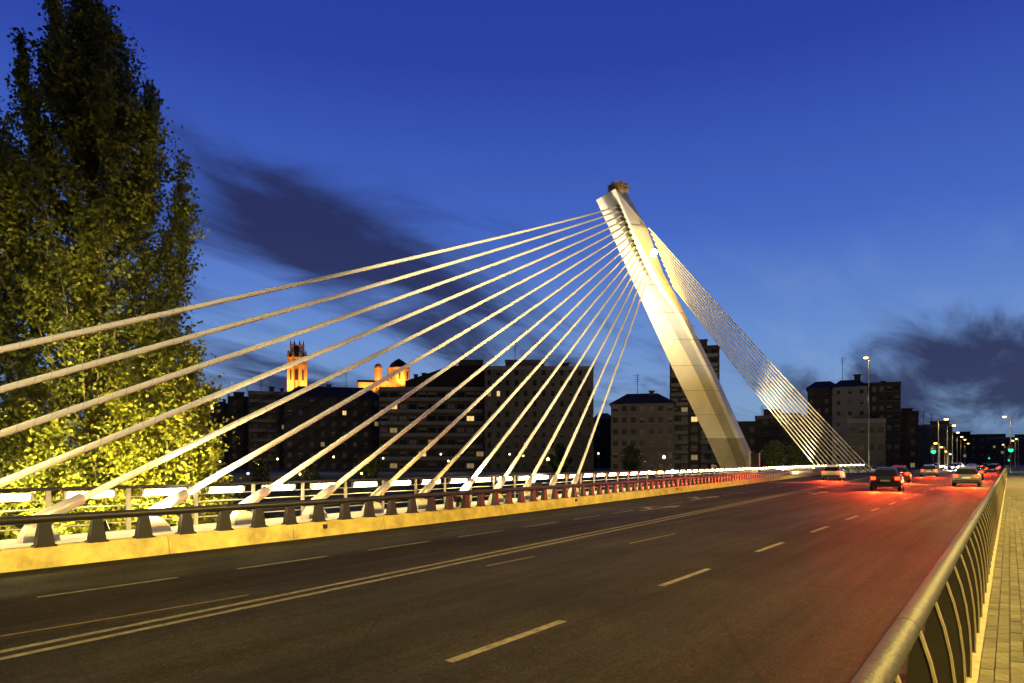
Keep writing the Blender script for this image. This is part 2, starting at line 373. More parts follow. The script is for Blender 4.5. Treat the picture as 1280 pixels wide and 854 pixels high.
for i in range(197): link('fin', finm, rl, (-3.0+.86*i, 0, 0))
# ------------------------------------------------------------------ left parapet: concrete kerb, dark rail on tapered posts
pp = thing('bridge_parapet', 'low concrete parapet with dark tube rail on stubby tapered posts, left edge of the road', 'parapet', (0, KERB, 0))
X = xs(XA, 175)
xk = -14.0
while xk < 172:
    q0, q1 = xk+.008, xk+3.0-.008; dz_ = random.uniform(-.004, .004); dy0 = random.uniform(-.004, .004)
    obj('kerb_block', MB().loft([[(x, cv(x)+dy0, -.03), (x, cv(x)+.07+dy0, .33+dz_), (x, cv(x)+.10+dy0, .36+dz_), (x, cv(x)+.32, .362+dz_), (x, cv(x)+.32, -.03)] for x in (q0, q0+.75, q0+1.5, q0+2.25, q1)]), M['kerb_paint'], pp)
    xk += 3.0
tr = MB().tube([(x, cv(x)+.20, .84) for x in X], .075, 12); obj('tube_rail', tr, M['steel_dark'], pp, smooth=True)
ps = MB(); ps.loft([[(-a, -b, z), (a, -b, z), (a, b, z), (-a, b, z)] for z, a, b in ((.362,.165,.10),(.37,.14,.085),(.55,.12,.07),(.80,.085,.05))]); ps.box(-.18,.18,-.11,.11,.355,.372)
for bx in (-.15, .15):
    for by in (-.085, .085): ps.box(bx-.014, bx+.014, by-.014, by+.014, .37, .392)
psm = ps.mesh('post', M['steel_dark'])
x = -8.0
while x < 172: link('post', psm, pp, (x-.04, cv(x)+.20, 0), math.atan(.09*min(1, max(0, (x-8)/10)))); x += .86
rfm = MB().box(-.05,.05,-.03,.03,0,.1).mesh('reflector', M['rubber'])
for x in (10.95, 24.5, 38.0, 51.5): link('reflector', rfm, pp, (x, cv(x)+.035, .19))
# ledge with the cables and the lit railing
obj('cable_ledge', strip(MB(), XA, 175, lambda x: KERB+cv(x)+.30, lambda x: LEDGE+cv(x), .366), M['pale_concrete'], kind='structure')
lf = MB().loft([[(x, LEDGE+cv(x), .366), (x, LEDGE+cv(x)+.001, -.5)] for x in xs(XA, 175)], caps=False, closed=False); obj('ledge_fascia', lf, M['concrete'], kind='structure')
lr = thing('lit_railing', 'slim steel railing with glowing tube lights under its top rail, beyond the cables', 'railing', (0, LEDGE-.12, .37))
XR = xs(XA, 160)
for z, r in ((.93,.035), (.72,.014), (.54,.014), (.36,.014), (.18,.014)):
    obj('top_rail' if z > .9 else 'mid_rail', MB().tube([(x, cv(x), z) for x in XR], r, 8 if z > .9 else 5), M['steel'] if z > .9 else M['steel_pale'], lr, smooth=True)
pom = MB().box(-.045,.045,-.02,.02,0,.91).box(-.07,.07,-.06,.06,0,.015).mesh('post', M['steel_pale'])
lum = MB(); lum.cur = 1; lum.box(-.48,.48,-.06,.06,.064,.08); lum.cur = 0; lum.tube([(-.44,0,0),(.44,0,0)], .06, 8); lum.cur = 1; lum.box(-.50,-.44,-.05,.05,-.05,.062).box(.44,.50,-.05,.05,-.05,.062)
lumm = lum.mesh('tube_light', [M['tube'], M['steel_pale']])
x = 5.49-1.53*10
while x < 158:
    a = math.atan((cv(x+.5)-cv(x-.5)))
    link('post', pom, lr, (x, cv(x), 0), a); link('tube_light', lumm, lr, (x+.765, cv(x+.765), .80), a); x += 1.53

# ------------------------------------------------------------------ the bridge: pylon and stay cables
br = thing('cable_stayed_bridge', 'white leaning concrete pylon with two fans of pale stay cables', 'bridge', at(922, 70, 577-5)*1.0)
br.location.z = 0; BL = br.location.copy()
def DP(py): return 58+(py-240)*(12/342)
#        py   left  crease ridge1 ridge2 right
LV = [(250, 745, 757, 764, 769, 781), (285, 761, 777, 784, 790, 809), (341, 786, 803, 810, 817, 829), (400, 813, 836, 850, 855, 861), (470, 845, 872, 885, 890, 896), (548, 884, 908, 920, 925, 931), (583, 900, 922, 934, 939, 947)]
def sec(l, dy=0):
    py, a, c, r1, r2, b = l; D = DP(py); q = lambda px, dd, e=0: at(px, D+dd, py+e)-BL
    e = -14 if py == 250 else 0
    return [q(a, 1.0), q(c, 1.15, e*.5), q(r1, .0, e*.8), q(r2, .05, e), q(b, 2.9, e*.9), q(b-3, 3.9, e*.8), q(a+4, 3.2, 0)]
S = [sec(l) for l in LV]
# facet where the shaft narrows towards the head is carried by the sections themselves
zs = [sum(v.z for v in q)/7 for q in S]
def ring_at(z):
    for i in range(6):
        if zs[i] >= z >= zs[i+1]:
            u = (zs[i]-z)/(zs[i]-zs[i+1]); return [a_.lerp(b_, u) for a_, b_ in zip(S[i], S[i+1])]
    return S[0] if z > zs[0] else S[6]
cuts = [zs[0]+(zs[5]-zs[0])*i/9 for i in range(10)]
def shrink(r_, k): c_ = sum(r_, Vector())/len(r_); return [c_+(v-c_)*k for v in r_]
obj('pylon_core', MB().loft([shrink(q, .965) for q in S[:6]]), M['pylon_base'], br)
for i in range(9):
    zt, zb_ = cuts[i]-(.02 if i else 0), cuts[i+1]+.02
    mids = [z for z in zs[1:5] if zb_+.1 < z < zt-.1]
    obj('pylon_segment', MB().loft([ring_at(z) for z in [zt]+mids+[zb_]]), M['pylon'], br)
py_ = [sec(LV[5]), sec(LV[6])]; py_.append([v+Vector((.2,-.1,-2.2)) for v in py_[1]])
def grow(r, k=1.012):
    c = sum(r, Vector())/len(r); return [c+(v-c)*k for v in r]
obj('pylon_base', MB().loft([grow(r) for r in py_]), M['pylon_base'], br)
hp = at(938, 69.5, 575)-BL; obj('hatch', MB().box(hp.x-.25, hp.x+.2, hp.y-.9, hp.y-.1, hp.z-.9, hp.z+.7), M['steel_dark'], br)
# slot cover along which the cables enter
LTOP = [(773.5, 258), (776, 263), (778.5, 269), (781.5, 275), (784, 281), (787, 287), (789.5, 294), (792, 301), (794.5, 307), (797, 313), (799.5, 319), (802, 325), (804.5, 331), (807.5, 337), (810.5, 344)]
ANCH = []
for k in range(15):
    x = -3.45+2.12*k; ANCH.append(Vector((x, 14.5+cv(x), .75)))
def cable(a, b, r, rib=True):
    a, b = Vector(a), Vector(b); m = MB()
    sag = (b-a).length*.004
    pts = [a.lerp(b, u)-Vector((0,0,4*sag*u*(1-u))) for u in [i/14 for i in range(15)]]
    m.tube(pts, r, 10)
    if rib:
        m.cur = 1; Lg = (b-a).length; d = (b-a).normalized(); s_ = d.cross(Vector((0,0,1))).normalized(); u_ = s_.cross(d)
        n = int(min(Lg, 34)/.045); hel = []
        for i in range(n):
            t = i*.045/Lg; p = a.lerp(b, t)-Vector((0,0,4*sag*t*(1-t))); th = i*.045/.36*2*PI
            hel.append(p+(s_*math.cos(th)+u_*math.sin(th))*r)
        m.tube(hel, .008, 3)
    return m
ank = MB(); ank.loft([[(-a,-b,z),(a,-b,z),(a*.6+c,-b*.9,z),(a*.6+c,b*.9,z),(a,b,z),(-a,b,z)] for z,a,b,c in ((-.385,.26,.15,.2),(-.26,.25,.145,.18),(-.08,.15,.12,.08))])
ankm = ank.mesh('anchor_block', M['pale_concrete'])
for k in range(15):
    px, py = LTOP[k]; top = at(px, DP(py)+.15, py); a = ANCH[k]
    c = link('stay_cable', None, br, (0,0,0)); bpy.data.objects.remove(c)
    c = obj('stay_cable', cable(a-BL, top-BL, .07), [M['cable'], M['rib']], br, smooth=True)
    al = a-BL; o = link('anchor_block', ankm, c, al)
    d = (top-a).normalized(); obj('anchor_sleeve', MB().tube([al-d*.15, al+d*.95, al+d*.98], [.125, .115, .09], 12), M['steel_pale'], c, smooth=True)
    tl = top-BL; obj('cable_socket', MB().tube([tl-d*.9, tl+d*.3], .12, 8), M['steel_dark'], c, smooth=True)
for k in range(12):
    u = k/11; tp = at(809+(839-809)*u+2, DP(285+72*u)+1.8+.3, 285+72*u); bt = at(1090-65*u, 118-14*u, 580); bt.z = .35
    c = obj('stay_cable', cable(bt-BL, tp-BL, .07, False), [M['cable'], M['rib']], br, smooth=True)
    d = (tp-bt).normalized(); bl_ = bt-BL
    obj('anchor_sleeve', MB().tube([bl_-d*.3, bl_+d*2.2], .17, 10), M['steel_pale'], c, smooth=True)
    if k % 2 == 0: obj('anchor_block', MB().box(bl_.x-.9, bl_.x+.9, bl_.y-.5, bl_.y+.5, bl_.z-1.3, bl_.z-.05), M['pale_concrete'], c)
FLB = True
# stork nest on top
n0 = at(773, 59.8, 239); nest = thing('stork_nest', 'big untidy nest of brown twigs on the very top of the pylon', 'nest', n0)
tw = MB()
for i in range(520):
    a = random.uniform(0, 2*PI); r = .75*math.sqrt(random.random()); z = random.uniform(-.1, .55)*(1-.25*(r < .35)); p = Vector((r*math.cos(a), r*math.sin(a), z)); b = a+PI/2+random.uniform(-.7, .7)
    d = Vector((math.cos(b), math.sin(b), random.uniform(-.25, .35)))*random.uniform(.25, .55); tw.tube([p-d, p+d], random.uniform(.012, .03), 3, False)
tw.lathe([(.3,-.25),(.72,.1),(.7,.35),(.3,.25)], 12)
obj('twigs', tw, M['twig'], nest, kind='stuff')

def floodlight(label, p, target, energy, col, glass, spot=80, s=.35, cat='floodlight', group=None, size=.12):
    t = thing('floodlight', label, cat, p, group=group); tg = Vector(target)-Vector(p); q = tg.to_track_quat('-Z', 'Y')
    h = MB().loft([[(-a,-b,z),(a,-b,z),(a,b,z),(-a,b,z)] for z,a,b in ((0,s,s*.7),(s*.5,s*.7,s*.5),(s*.9,s*.3,s*.25))]); h.cur = 0
    ho = obj('housing', h, M['steel_dark'], t); ho.rotation_euler = q.to_euler()
    g = obj('glass', MB().box(-s*.85,s*.85,-s*.58,s*.58,-.02,-.004), glass, ho)
    b = MB().box(-.04,.04,-.04,.04,-.6,.0).box(-s*1.05,s*1.05,-.03,.03,-.03,.03); obj('bracket', b, M['steel_dark'], t)
    off = tg.normalized()*.25
    l = light('flood_lamp', 'SPOT', off, energy, col, t, size=size, spot=math.radians(spot), blend=.9); l.rotation_euler = q.to_euler()
    return t
# the blazing lamp high on the pylon, seen from the road
fl = at(817, 59.7, 316); toward = at(900, 66, 500)
floodlight('blazing yellow floodlight fixed high on the right side of the pylon', fl, at(868, 62.8, 430), 15000, (1,.58,.06), M['flood'], 110, .42, size=.3)
obj('lens', MB().lathe([(.02,-.32),(.22,-.22),(.32,0),(.22,.22),(.02,.32)], 14), M['flood'], bpy.data.objects['floodlight'], loc=at(817, 59.0, 316)-fl, smooth=True)
light('flood_spill', 'POINT', at(823, 59.6, 322)-fl, 1300, (1,.62,.08), bpy.data.objects['floodlight'], size=.3)
for i, (px, D, tx, ty, e) in enumerate(((700, 44, 770, 290, 12000), (872, 56, 842, 400, 5000), (760, 47, 735, 330, 36000), (600, 30, 640, 350, 22000))):  # lamps added on the ledge to brighten the pylon and front cables
    p = at(px, D, 577); p.z = .75
    lab = ['floodlight on the ledge left of the last front cable, aimed at the pylon head', 'floodlight on the ledge right in front of the pylon foot', 'floodlight on the ledge midway between the front cables and the pylon', 'floodlight on the ledge under the middle front cables'][i]
    yy = LEDGE-.55+cv(p.x); p = Vector((p.x, yy, .85))
    floodlight(lab, p, at(tx, 64, ty), e, (1,.87,.62), M['flood'] if False else M['globe'], 56, .22, group='floodlights on the cable ledge')

for p_, tg_, e, cone, lab in (((20, -8.6, 12.6), (28, 20, 12), 84000, 58, 'floodlight high on the nearest lamp post ahead, aimed at the cable fan'), ((-6, -8.6, 12.6), (7, 14.5, 4.6), 30000, 30, 'floodlight high on the lamp post behind the photographer, aimed at the nearest cables')):  # unseen lamps added to brighten the cables from the footway side
    floodlight(lab, p_, tg_, e, (1,.83,.46), M['globe'], cone, .22, group='floodlights on the lamp posts')
for i, (x_, e, tx_, lab) in enumerate(((-4, 15000, 22, 'floodlight beside the cable anchors, behind the left edge of the picture'), (6, 9000, 30, 'nearest floodlight on the ledge, beside the cable anchors'), (17, 9000, 36, 'second floodlight on the ledge, beside the cable anchors'))):  # lamps added by the anchors to brighten the cables from below
    p = Vector((x_, KERB+.62+cv(x_), .62)); floodlight(lab, p, (tx_, 17.5+cv(tx_), 10), e, (1,.84,.48), M['globe'], 52, .16, group='floodlights on the cable ledge')
for i, (px, D, tx, ty, TD, e, lab) in enumerate(((940, 78, 1010, 500, 100, 26000, 'floodlight on the ledge shining on the lower backstays'), (1050, 98, 940, 440, 92, 3500, 'floodlight on the ledge near the backstay anchors, shining up'))):  # extra lamps added so the backstays show up bright
    p = at(px, D); p = Vector((p.x, LEDGE-.5+cv(p.x), .85)); floodlight(lab, p, at(tx, TD, ty), e*1.6, (1,.80,.46), M['globe'], 100, .22, group='floodlights on the cable ledge', size=1.3)

# ------------------------------------------------------------------ trees
def leafmesh(cs, sz, name, mats):
    n = len(cs); a = RNG.normal(size=(n,3)); a /= np.linalg.norm(a, axis=1)[:,None]; b = RNG.normal(size=(n,3)); b -= a*np.sum(a*b, axis=1)[:,None]; b /= np.linalg.norm(b, axis=1)[:,None]
    c = np.cross(a, b); s_ = (sz*RNG.uniform(.45, 1.4, n))[:,None]
    V = np.stack([cs-a*s_, cs+b*s_*.75+c*s_*.12, cs+a*s_*1.1, cs-b*s_*.75+c*s_*.12], axis=1).reshape(-1, 3)
    me = bpy.data.meshes.new(name); me.vertices.add(4*n); me.vertices.foreach_set('co', V.ravel())
    me.loops.add(4*n); me.loops.foreach_set('vertex_index', np.arange(4*n)); me.polygons.add(n); me.polygons.foreach_set('loop_start', np.arange(0, 4*n, 4)); me.polygons.foreach_set('loop_total', np.full(n, 4))
    for m in mats: me.materials.append(m)
    me.polygons.foreach_set('material_index', RNG.choice(len(mats), n, p=([.7, .3] if len(mats) == 2 else [1]))); me.update(); return me
def tree(name, label, loc, H, prof, nbr, nlf, sz, mats, group=None, leaders=(), ascend=.9, trunk_r=.28, z0=.12):
    """prof: list of (height fraction, crown radius)"""
    t = thing(name, label, 'tree', loc, group=group); rnd = random.Random(hash(label) % 1000 if False else len(label)*7+int(H*10))
    R = lambda f: float(np.interp(f, [p[0] for p in prof], [p[1] for p in prof]))
    tm = MB(); nodes = [Vector((.12*math.sin(3*k/10), .1*math.cos(2*k/10), H*.94*k/10)) for k in range(11)]
    tm.tube(nodes, [trunk_r*(1-.088*k) for k in range(11)], 9)
    pts = []
    def leaves_on(a, b, c, n, sp):
        for i in range(n):
            u = rnd.random()**.6; p = a.lerp(c, u) if u < .5 else c.lerp(b, (u-.5)*2); s_ = sp*(.55+.6*u)
            pts.append((p.x+rnd.gauss(0,s_), p.y+rnd.gauss(0,s_), p.z+rnd.gauss(0,s_*1.1)))
    for i in range(nbr):
        if rnd.random() < .12: continue
        f = z0+(1.0-z0)*(i+.5)/nbr; f = min(.995, f+rnd.uniform(-.02,.02)); az = i*2.399963+rnd.uniform(-.4,.4); r = R(f)*rnd.uniform(.55, 1.08)
        tipz = H*f; sz_ = max(.03*H, tipz-r*ascend*rnd.uniform(.9, 1.6)-.3); a = Vector((.1,0,min(sz_, H*.93)))
        b = Vector((r*math.cos(az), r*math.sin(az), tipz)); c = a.lerp(b, .5)+Vector((r*.18*math.cos(az), r*.18*math.sin(az), -.12*r))
        tm.tube([a, c, b], [.012+.018*r, .010+.010*r, .006], 4, False)
        leaves_on(a, b, c, nlf//2, .16+.05*r)
        for k in range(4):                         # twigs that carry the visible clumps
            q = c.lerp(b, rnd.uniform(-.1, 1)); v = Vector((rnd.gauss(0,1)+.5*math.cos(az), rnd.gauss(0,1)+.5*math.sin(az), rnd.uniform(.2,1.8))).normalized()*rnd.uniform(.35,.95)*(.5+.2*r)
            tm.tube([q, q+v], [.012, .004], 3, False); leaves_on(q, q+v, q+v*.5, nlf//6, .13)
    for (dx, dy_, top_) in leaders:                # upright shoots that make the ragged outline
        rv = Vector((math.sin(AL), -math.cos(AL), 0)); fv = Vector((math.cos(AL), math.sin(AL), 0)); bse = rv*dx*.45+fv*dy_*.4+Vector((0,0,top_-5.2)); tp_ = rv*dx+fv*dy_+Vector((0,0,top_)); md = bse.lerp(tp_, .45)+rv*dx*.22
        tm.tube([bse, md, tp_], [.05,.03,.008], 5, False)
        for k in range(44):
            u = (k+.5)/44; q = bse.lerp(md, u*2) if u < .5 else md.lerp(tp_, u*2-1); v = Vector((rnd.gauss(0,1), rnd.gauss(0,1), rnd.uniform(.4,1.8))).normalized()*(.95-.72*u)*rnd.uniform(.5,1.2)
            tm.tube([q, q+v], [.012, .004], 3, False); leaves_on(q, q+v, q+v*.5, 46, .11)
    obj('trunk', tm, M['bark'], t, smooth=True)
    link('crown', leafmesh(np.array(pts), sz, 'crown', mats), t, kind='stuff')
    return t
def g0(px, D): p = at(px, D); p.z = gz(p.x, p.y); return p
H1 = 6.5+EYE+577/F*24.5
tree('poplar_tree', 'tall dense poplar with a ragged pointed top, behind the lit railing on the left', g0(112, 24.5), H1, [(0,1.0),(.15,3.2),(.3,3.7),(.5,3.3),(.65,3.3),(.78,2.8),(.88,1.8),(.95,1.0),(1,.2)], 350, 300, .068, [M['leaf'], M['leaf_yellow']], trunk_r=.34,
     leaders=[((px_-112)/F*24.5, dd_, 6.5+EYE+(577-py_2)/F*24.5) for px_, py_2, dd_ in ((66,0,0),(92,4,.6),(132,16,-.5),(156,62,-1),(40,58,-.6),(188,108,0),(28,110,.6),(206,165,-1),(220,195,.5),(232,250,0),(198,140,-.4),(22,200,-1),(110,50,-1.8),(170,130,-2),(80,120,-2.2),(232,330,-.5),(60,230,-2.6),(150,250,-2.8))])
tree('poplar_tree', 'dark tree cut off by the left edge of the picture', g0(-35, 27), 6.5+EYE+460/F*27, [(0,1.0),(.2,3.0),(.5,3.0),(.75,2.4),(.9,1.5),(1,.3)], 190, 190, .11, [M['leaf_dark'], M['leaf']], trunk_r=.3)
tree('poplar_tree', 'low spreading tree with bright yellow-green leaves, right of the tall poplar', g0(205, 22.5), 6.5+EYE+165/F*22.5, [(0,.6),(.25,1.7),(.5,2.0),(.72,1.7),(.88,1.5),(1,.25)], 200, 250, .066, [M['leaf_yellow'], M['leaf']], trunk_r=.2, ascend=.6)
tree('poplar_tree', 'leafy low tree left of the poplar trunk, just over the lit railing', g0(30, 20.5), 6.5+EYE+70/F*20.5, [(0,.6),(.3,1.8),(.6,2.1),(.85,1.5),(1,.3)], 140, 220, .066, [M['leaf'], M['leaf_yellow']], trunk_r=.2, ascend=.6)
# floodlights added below the deck edge to brighten the trees
for i, (px, D, e, lab) in enumerate(((60, 17.6, 10000, 'floodlight below the deck edge, left of the poplar trunk'), (190, 18.2, 9500, 'floodlight below the deck edge, right of the poplar trunk'))):
    p = at(px, D); p.z = -.9; p.y = max(p.y, LEDGE+1.0); floodlight(lab, p, at(px+25, 25, 480), e, (1,.84,.22), M['globe'], 74, .2, group='floodlights under the trees')
# bank trees, far side
bank_labels = [(268, 'dark round tree on the far bank at the right end of the big poplar'), (325, 'small lamp-lit tree below the church tower'), (385, 'small tree below the gap between tower and cathedral'), (460, 'dark tree below the cathedral'),
               (700, 'dark tree below the pale block behind the last cables'), (790, 'dark tree on the bank left of the pylon'), (905, 'dark tree in front of the houses right of the pylon'), (968, 'dark tree left of the backstay anchors'), (1000, 'dark tree behind the lower ends of the backstays')]
for i, (px, lab) in enumerate(bank_labels):
    D = 135+random.uniform(-12, 20); p = g0(px, D); hh = random.uniform(4.0, 6.5) if i > 3 else random.uniform(3.5,5)
    tree('bank_tree', lab, p, hh+1, [(0,.4),(.25,1.8),(.5,2.5),(.8,1.9),(1,.3)], 40, 60, .2, [M['leaf_dark'], M['leaf']], trunk_r=.15, ascend=.5, group='trees on the far bank')
random.seed(11)

# ------------------------------------------------------------------ buildings
def window_mesh(w_, h_, pane, blind=0):
    m = MB(); t = .09
    for b in ((-w_/2,-w_/2+t,0,h_),(w_/2-t,w_/2,0,h_),(-w_/2+t,w_/2-t,0,t),(-w_/2+t,w_/2-t,h_-t,h_),(-.03,.03,t,h_-t)): m.box(b[0], b[1], -.10, .02, b[2], b[3])
    m.cur = 1; m.add([(-w_/2+t,-.02,t),(w_/2-t,-.02,t),(w_/2-t,-.02,h_-t),(-w_/2+t,-.02,h_-t)], [(0,1,2,3)])
    if pane == M['pane'] and blind: m.cur = 2; m.box(-w_/2+t, w_/2-t, -.055, -.025, h_-t-blind*(h_-2*t), h_-t)
    m.cur = 2; m.box(-w_/2-.12, w_/2+.12, -.22, -.0, -.12, -.0); return m.mesh('window', [M['frame'], pane, M['trim']])
WM = {}
def wm_(w_, h_, k):
    key = (w_, h_, k)
    if key not in WM: WM[key] = window_mesh(w_, h_, M[{'d': 'pane', 's': 'pane', 't': 'pane', 'l': 'win_lit', 'm': 'win_dim'}[k]], {'s': .45, 't': .95}.get(k, 0))
    return WM[key]
def building(name, label, px0, px1, D, ytop, wall=0, floors=None, cols=None, win=(1.3,1.5), roof='flat', balc=0, lit=(), dim=.012, rot=0, dep=13, cat='building', roofh=2.5, extras=(), zb=-1.2, side=True, rnd=1):
    rg = random.Random(rnd+int(px0)); c = at((px0+px1)/2, D); W = (px1-px0)/F*D; top = EYE+(577-ytop)/F*D; Hh = top-zb-(roofh if roof == 'pitch' else 0)
    view = math.atan2(c.y, c.x)+PI/2+math.pi + rot     # local -Y looks at the camera
    view = math.atan2(c.y, c.x) - PI/2 + rot
    b = thing(name, label, cat, (c.x, c.y, zb), view); wl = M['walls'][wall]
    m = MB().box(-W/2, W/2, 0, dep, 0, Hh)
    obj('wall', m, wl, b)
    if roof == 'flat':
        p = MB(); t = .35
        for q in ((-W/2-.1, W/2+.1, -.1, t), (-W/2-.1, W/2+.1, dep-t, dep+.1), (-W/2-.1, -W/2+t, t, dep-t), (W/2-t, W/2+.1, t, dep-t)): p.box(q[0], q[1], q[2], q[3], Hh-.3, Hh+.75)
        obj('parapet', p, M['trim'] if wall != 2 else wl, b)
    else:
        ov = .5; p = MB().add([(-W/2-ov,-ov,Hh),(W/2+ov,-ov,Hh),(W/2+ov,dep+ov,Hh),(-W/2-ov,dep+ov,Hh),(-W/2+min(W*.25,4),dep/2,Hh+roofh),(W/2-min(W*.25,4),dep/2,Hh+roofh)], [(0,1,5,4),(1,2,5),(2,3,4,5),(3,0,4),(0,3,2,1)]); obj('roof', p, M['roof'], b)
    for (kind, u, ww, hh2) in extras:
        x = -W/2+u*W
        if kind == 'slope':
            xa, xb = x, -W/2+ww*W; p = []
            for yy in (1.2, dep-1): p += [(xa, yy, Hh), (W/2-.4, yy, Hh), (W/2-.4, yy, Hh+hh2), (xb, yy, Hh+hh2), (xa, yy, Hh+2.6)]
            obj('attic', MB().add(p, [(0,1,2,3,4),(9,8,7,6,5),(0,4,9,5),(4,3,8,9),(3,2,7,8),(2,1,6,7)]), M['roof'], b)
        if kind == 'box': obj('roof_house', MB().box(x-ww/2, x+ww/2, 2, 6, Hh-.05, Hh+hh2).box(x-ww/2-.15, x+ww/2+.15, 1.85, 6.15, Hh+hh2, Hh+hh2+.2), wl, b)
        elif kind == 'chim': obj('chimney', MB().box(x-ww/2, x+ww/2, dep*.4, dep*.4+ww, Hh-.05, Hh+hh2).box(x-ww*.65, x+ww*.65, dep*.4-.1, dep*.4+ww+.1, Hh+hh2, Hh+hh2+.25), M['walls'][2], b)
        elif kind == 'ant':
            a = MB().tube([(x, 3, Hh), (x, 3, Hh+hh2)], .07, 4)
            for k in range(4): a.tube([(x-.9+.15*k, 3, Hh+hh2-.3-.55*k), (x+.9-.15*k, 3, Hh+hh2-.3-.55*k)], .05, 3)
            obj('aerial', a, M['steel_dark'], b)
    floors = floors or max(1, int(Hh/3.1)); cols = cols or max(2, int(W/3.3)); fh = Hh/floors; cw = W/cols; nwin = 0
    for f in range(floors):
        for k in range(cols):
            if nwin >= 280: break
            kind = 'l' if (f, k) in lit else ('m' if rg.random() < dim else rg.choice('dddst'))
            x = -W/2+cw*(k+.5); z = f*fh+fh*.32
            link('window', wm_(win[0], win[1], kind), b, (x, -.0, z)); nwin += 1
        if f: 
            obj('floor_band', MB().box(-W/2-.04, W/2+.04, -.06, -.0, f*fh-.12, f*fh+.06), wl, b) if not balc else None
        if balc and f:
            if balc == 1: runs = [(-W/2+.4, W/2-.4)]
            else: runs = [(-W/2+cw*k+.4, -W/2+cw*(k+2)-.4) for k in range(0, cols-1, 3)]
            for (xa, xb) in runs:
                m = MB().box(xa, xb, -1.35, -.11, f*fh-.12, f*fh+.04); m.cur = 1; m.box(xa, xb, -1.35, -1.22, f*fh+.04, f*fh+1.0).box(xa, xa+.12, -1.22, -.11, f*fh+.04, f*fh+1.0).box(xb-.12, xb, -1.22, -.11, f*fh+.04, f*fh+1.0)
                obj('balcony', m, [wl, M['trim']], b)
    if side and W < 60:                              # a few windows on the end walls, seen from the side
        for f in range(floors):
            for yy in (dep*.3, dep*.7):
                if nwin < 290:
                    link('window', wm_(win[0], win[1], 'd'), b, (W/2, yy, f*fh+fh*.32), PI/2); link('window', wm_(win[0], win[1], 'd'), b, (-W/2, yy, f*fh+fh*.32), -PI/2); nwin += 2
    return b
B = building
B('old_house', 'dark old house with stepped chimneys at the left end of the skyline', 250, 290, 245, 500, 2, roof='pitch', extras=[('chim',.3,1.2,3.6),('chim',.75,1,3)], dim=.02)
B('old_house', 'narrow dark house with a rooftop hut, left of the church tower', 286, 318, 238, 498, 2, extras=[('box',.4,3.5,2.2),('chim',.85,.9,2.4),('ant',.7,.1,5)])
B('apartment_block', 'dark block with short pale balconies, below the church tower', 312, 362, 225, 492, 0, balc=2, extras=[('chim',.55,1.6,2.6),('chim',.8,1,2.2),('ant',.3,.1,4.5)], dim=.012)
B('apartment_block', 'wide dark block with low hipped roof between church tower and cathedral', 358, 476, 215, 481, 2, roof='pitch', roofh=4, lit={(5,5),(7,16),(3,11),(9,8)}, extras=[('chim',.45,1.4,4.4),('ant',.63,.1,10),('chim',.25,1.3,3)], dim=.02)
B('apartment_block', 'large block with long pale balconies on every floor, behind the middle cables', 474, 606, 195, 487, 0, balc=1, floors=7, cols=11, lit={(5,1),(4,9),(1,4)}, extras=[('slope',.24,.68,7.0),('chim',.40,1.2,5.2),('chim',.32,1,4.8),('box',.86,7,8.6)], dim=.025, rot=-.12, win=(2.2,1.5))
B('apartment_block', 'tall pale-grey block with narrow windows and a rooftop box, right of the balcony block', 606, 742, 190, 461, 1, floors=10, cols=12, win=(1.0,1.6), lit={(7,1),(2,4)}, extras=[('box',.37,11,2.6),('ant',.28,.1,7.5),('chim',.75,2.2,2.2)], dim=.02, rot=.05)
B('apartment_block', 'low dark house in the gap right of the pale-grey block', 742, 766, 240, 515, 2, roof='pitch', dim=.0)
B('apartment_block', 'five-storey block with sloping roof, left of the pylon', 764, 842, 175, 489, 3, floors=6, cols=7, roof='pitch', roofh=3.2, extras=[('ant',.42,.1,8),('chim',.65,1.2,3.6)], dim=.02)
B('tower_block', 'tall dark tower block behind the pylon', 838, 898, 185, 436, 2, floors=13, cols=5, extras=[('box',.62,3.6,2.6),('ant',.45,.1,7)], lit={(5,2)}, balc=2, dim=.03, win=(1.8,1.5))
B('old_house', 'low plain dark building right of the pylon', 896, 948, 200, 530, 2, dim=.0)
B('apartment_block', 'dark stepped building behind the backstays', 946, 1012, 210, 522, 0, floors=5, cols=8, extras=[('box',.3,5,2.6),('box',.6,7,1.2),('ant',.12,.1,4)], dim=.025)
B('apartment_block', 'dark gabled block left of the tall street lamp', 1011, 1046, 205, 474, 2, floors=9, cols=4, roof='pitch', roofh=2.5, dim=.0, win=(1.0,1.3))
B('apartment_block', 'pale-grey gabled block with small square windows, directly left of the tall street lamp', 1043, 1082, 195, 472, 4, floors=8, cols=3, roof='pitch', roofh=2.6, extras=[('chim',.75,1.6,3.8),('ant',.3,.1,9)], dim=0, win=(.9,1.1), rot=.05)
B('apartment_block', 'dark block just right of the tall street lamp', 1081, 1123, 205, 481, 2, floors=9, cols=5, roof='flat', extras=[('chim',.6,1.2,1.4)], dim=.02, rot=.1)
B('low_house', 'low beige house with a plain front, below the gabled blocks', 1062, 1104, 170, 527, 1, floors=3, cols=4, dim=0, roof='flat', extras=[('box',.3,2.5,1)])
B('apartment_block', 'dark stepped block at the right foot of the skyline', 1121, 1146, 215, 517, 2, extras=[('box',.5,3,1.6)], dim=.04)
B('apartment_block', 'long low block with roof aerials left of the far street lamps', 1143, 1186, 250, 533, 3, extras=[('ant',.3,.1,6),('ant',.5,.1,5),('box',.7,6,1.8)], dim=.04)
B('apartment_block', 'low distant block behind the left traffic light', 1184, 1228, 330, 545, 2, extras=[('box',.4,8,2),('ant',.2,.1,6)], dim=.02)
B('apartment_block', 'farthest low block at the end of the road', 1226, 1300, 380, 548, 0, extras=[('box',.3,9,2.5),('box',.65,6,2)], dim=.02)

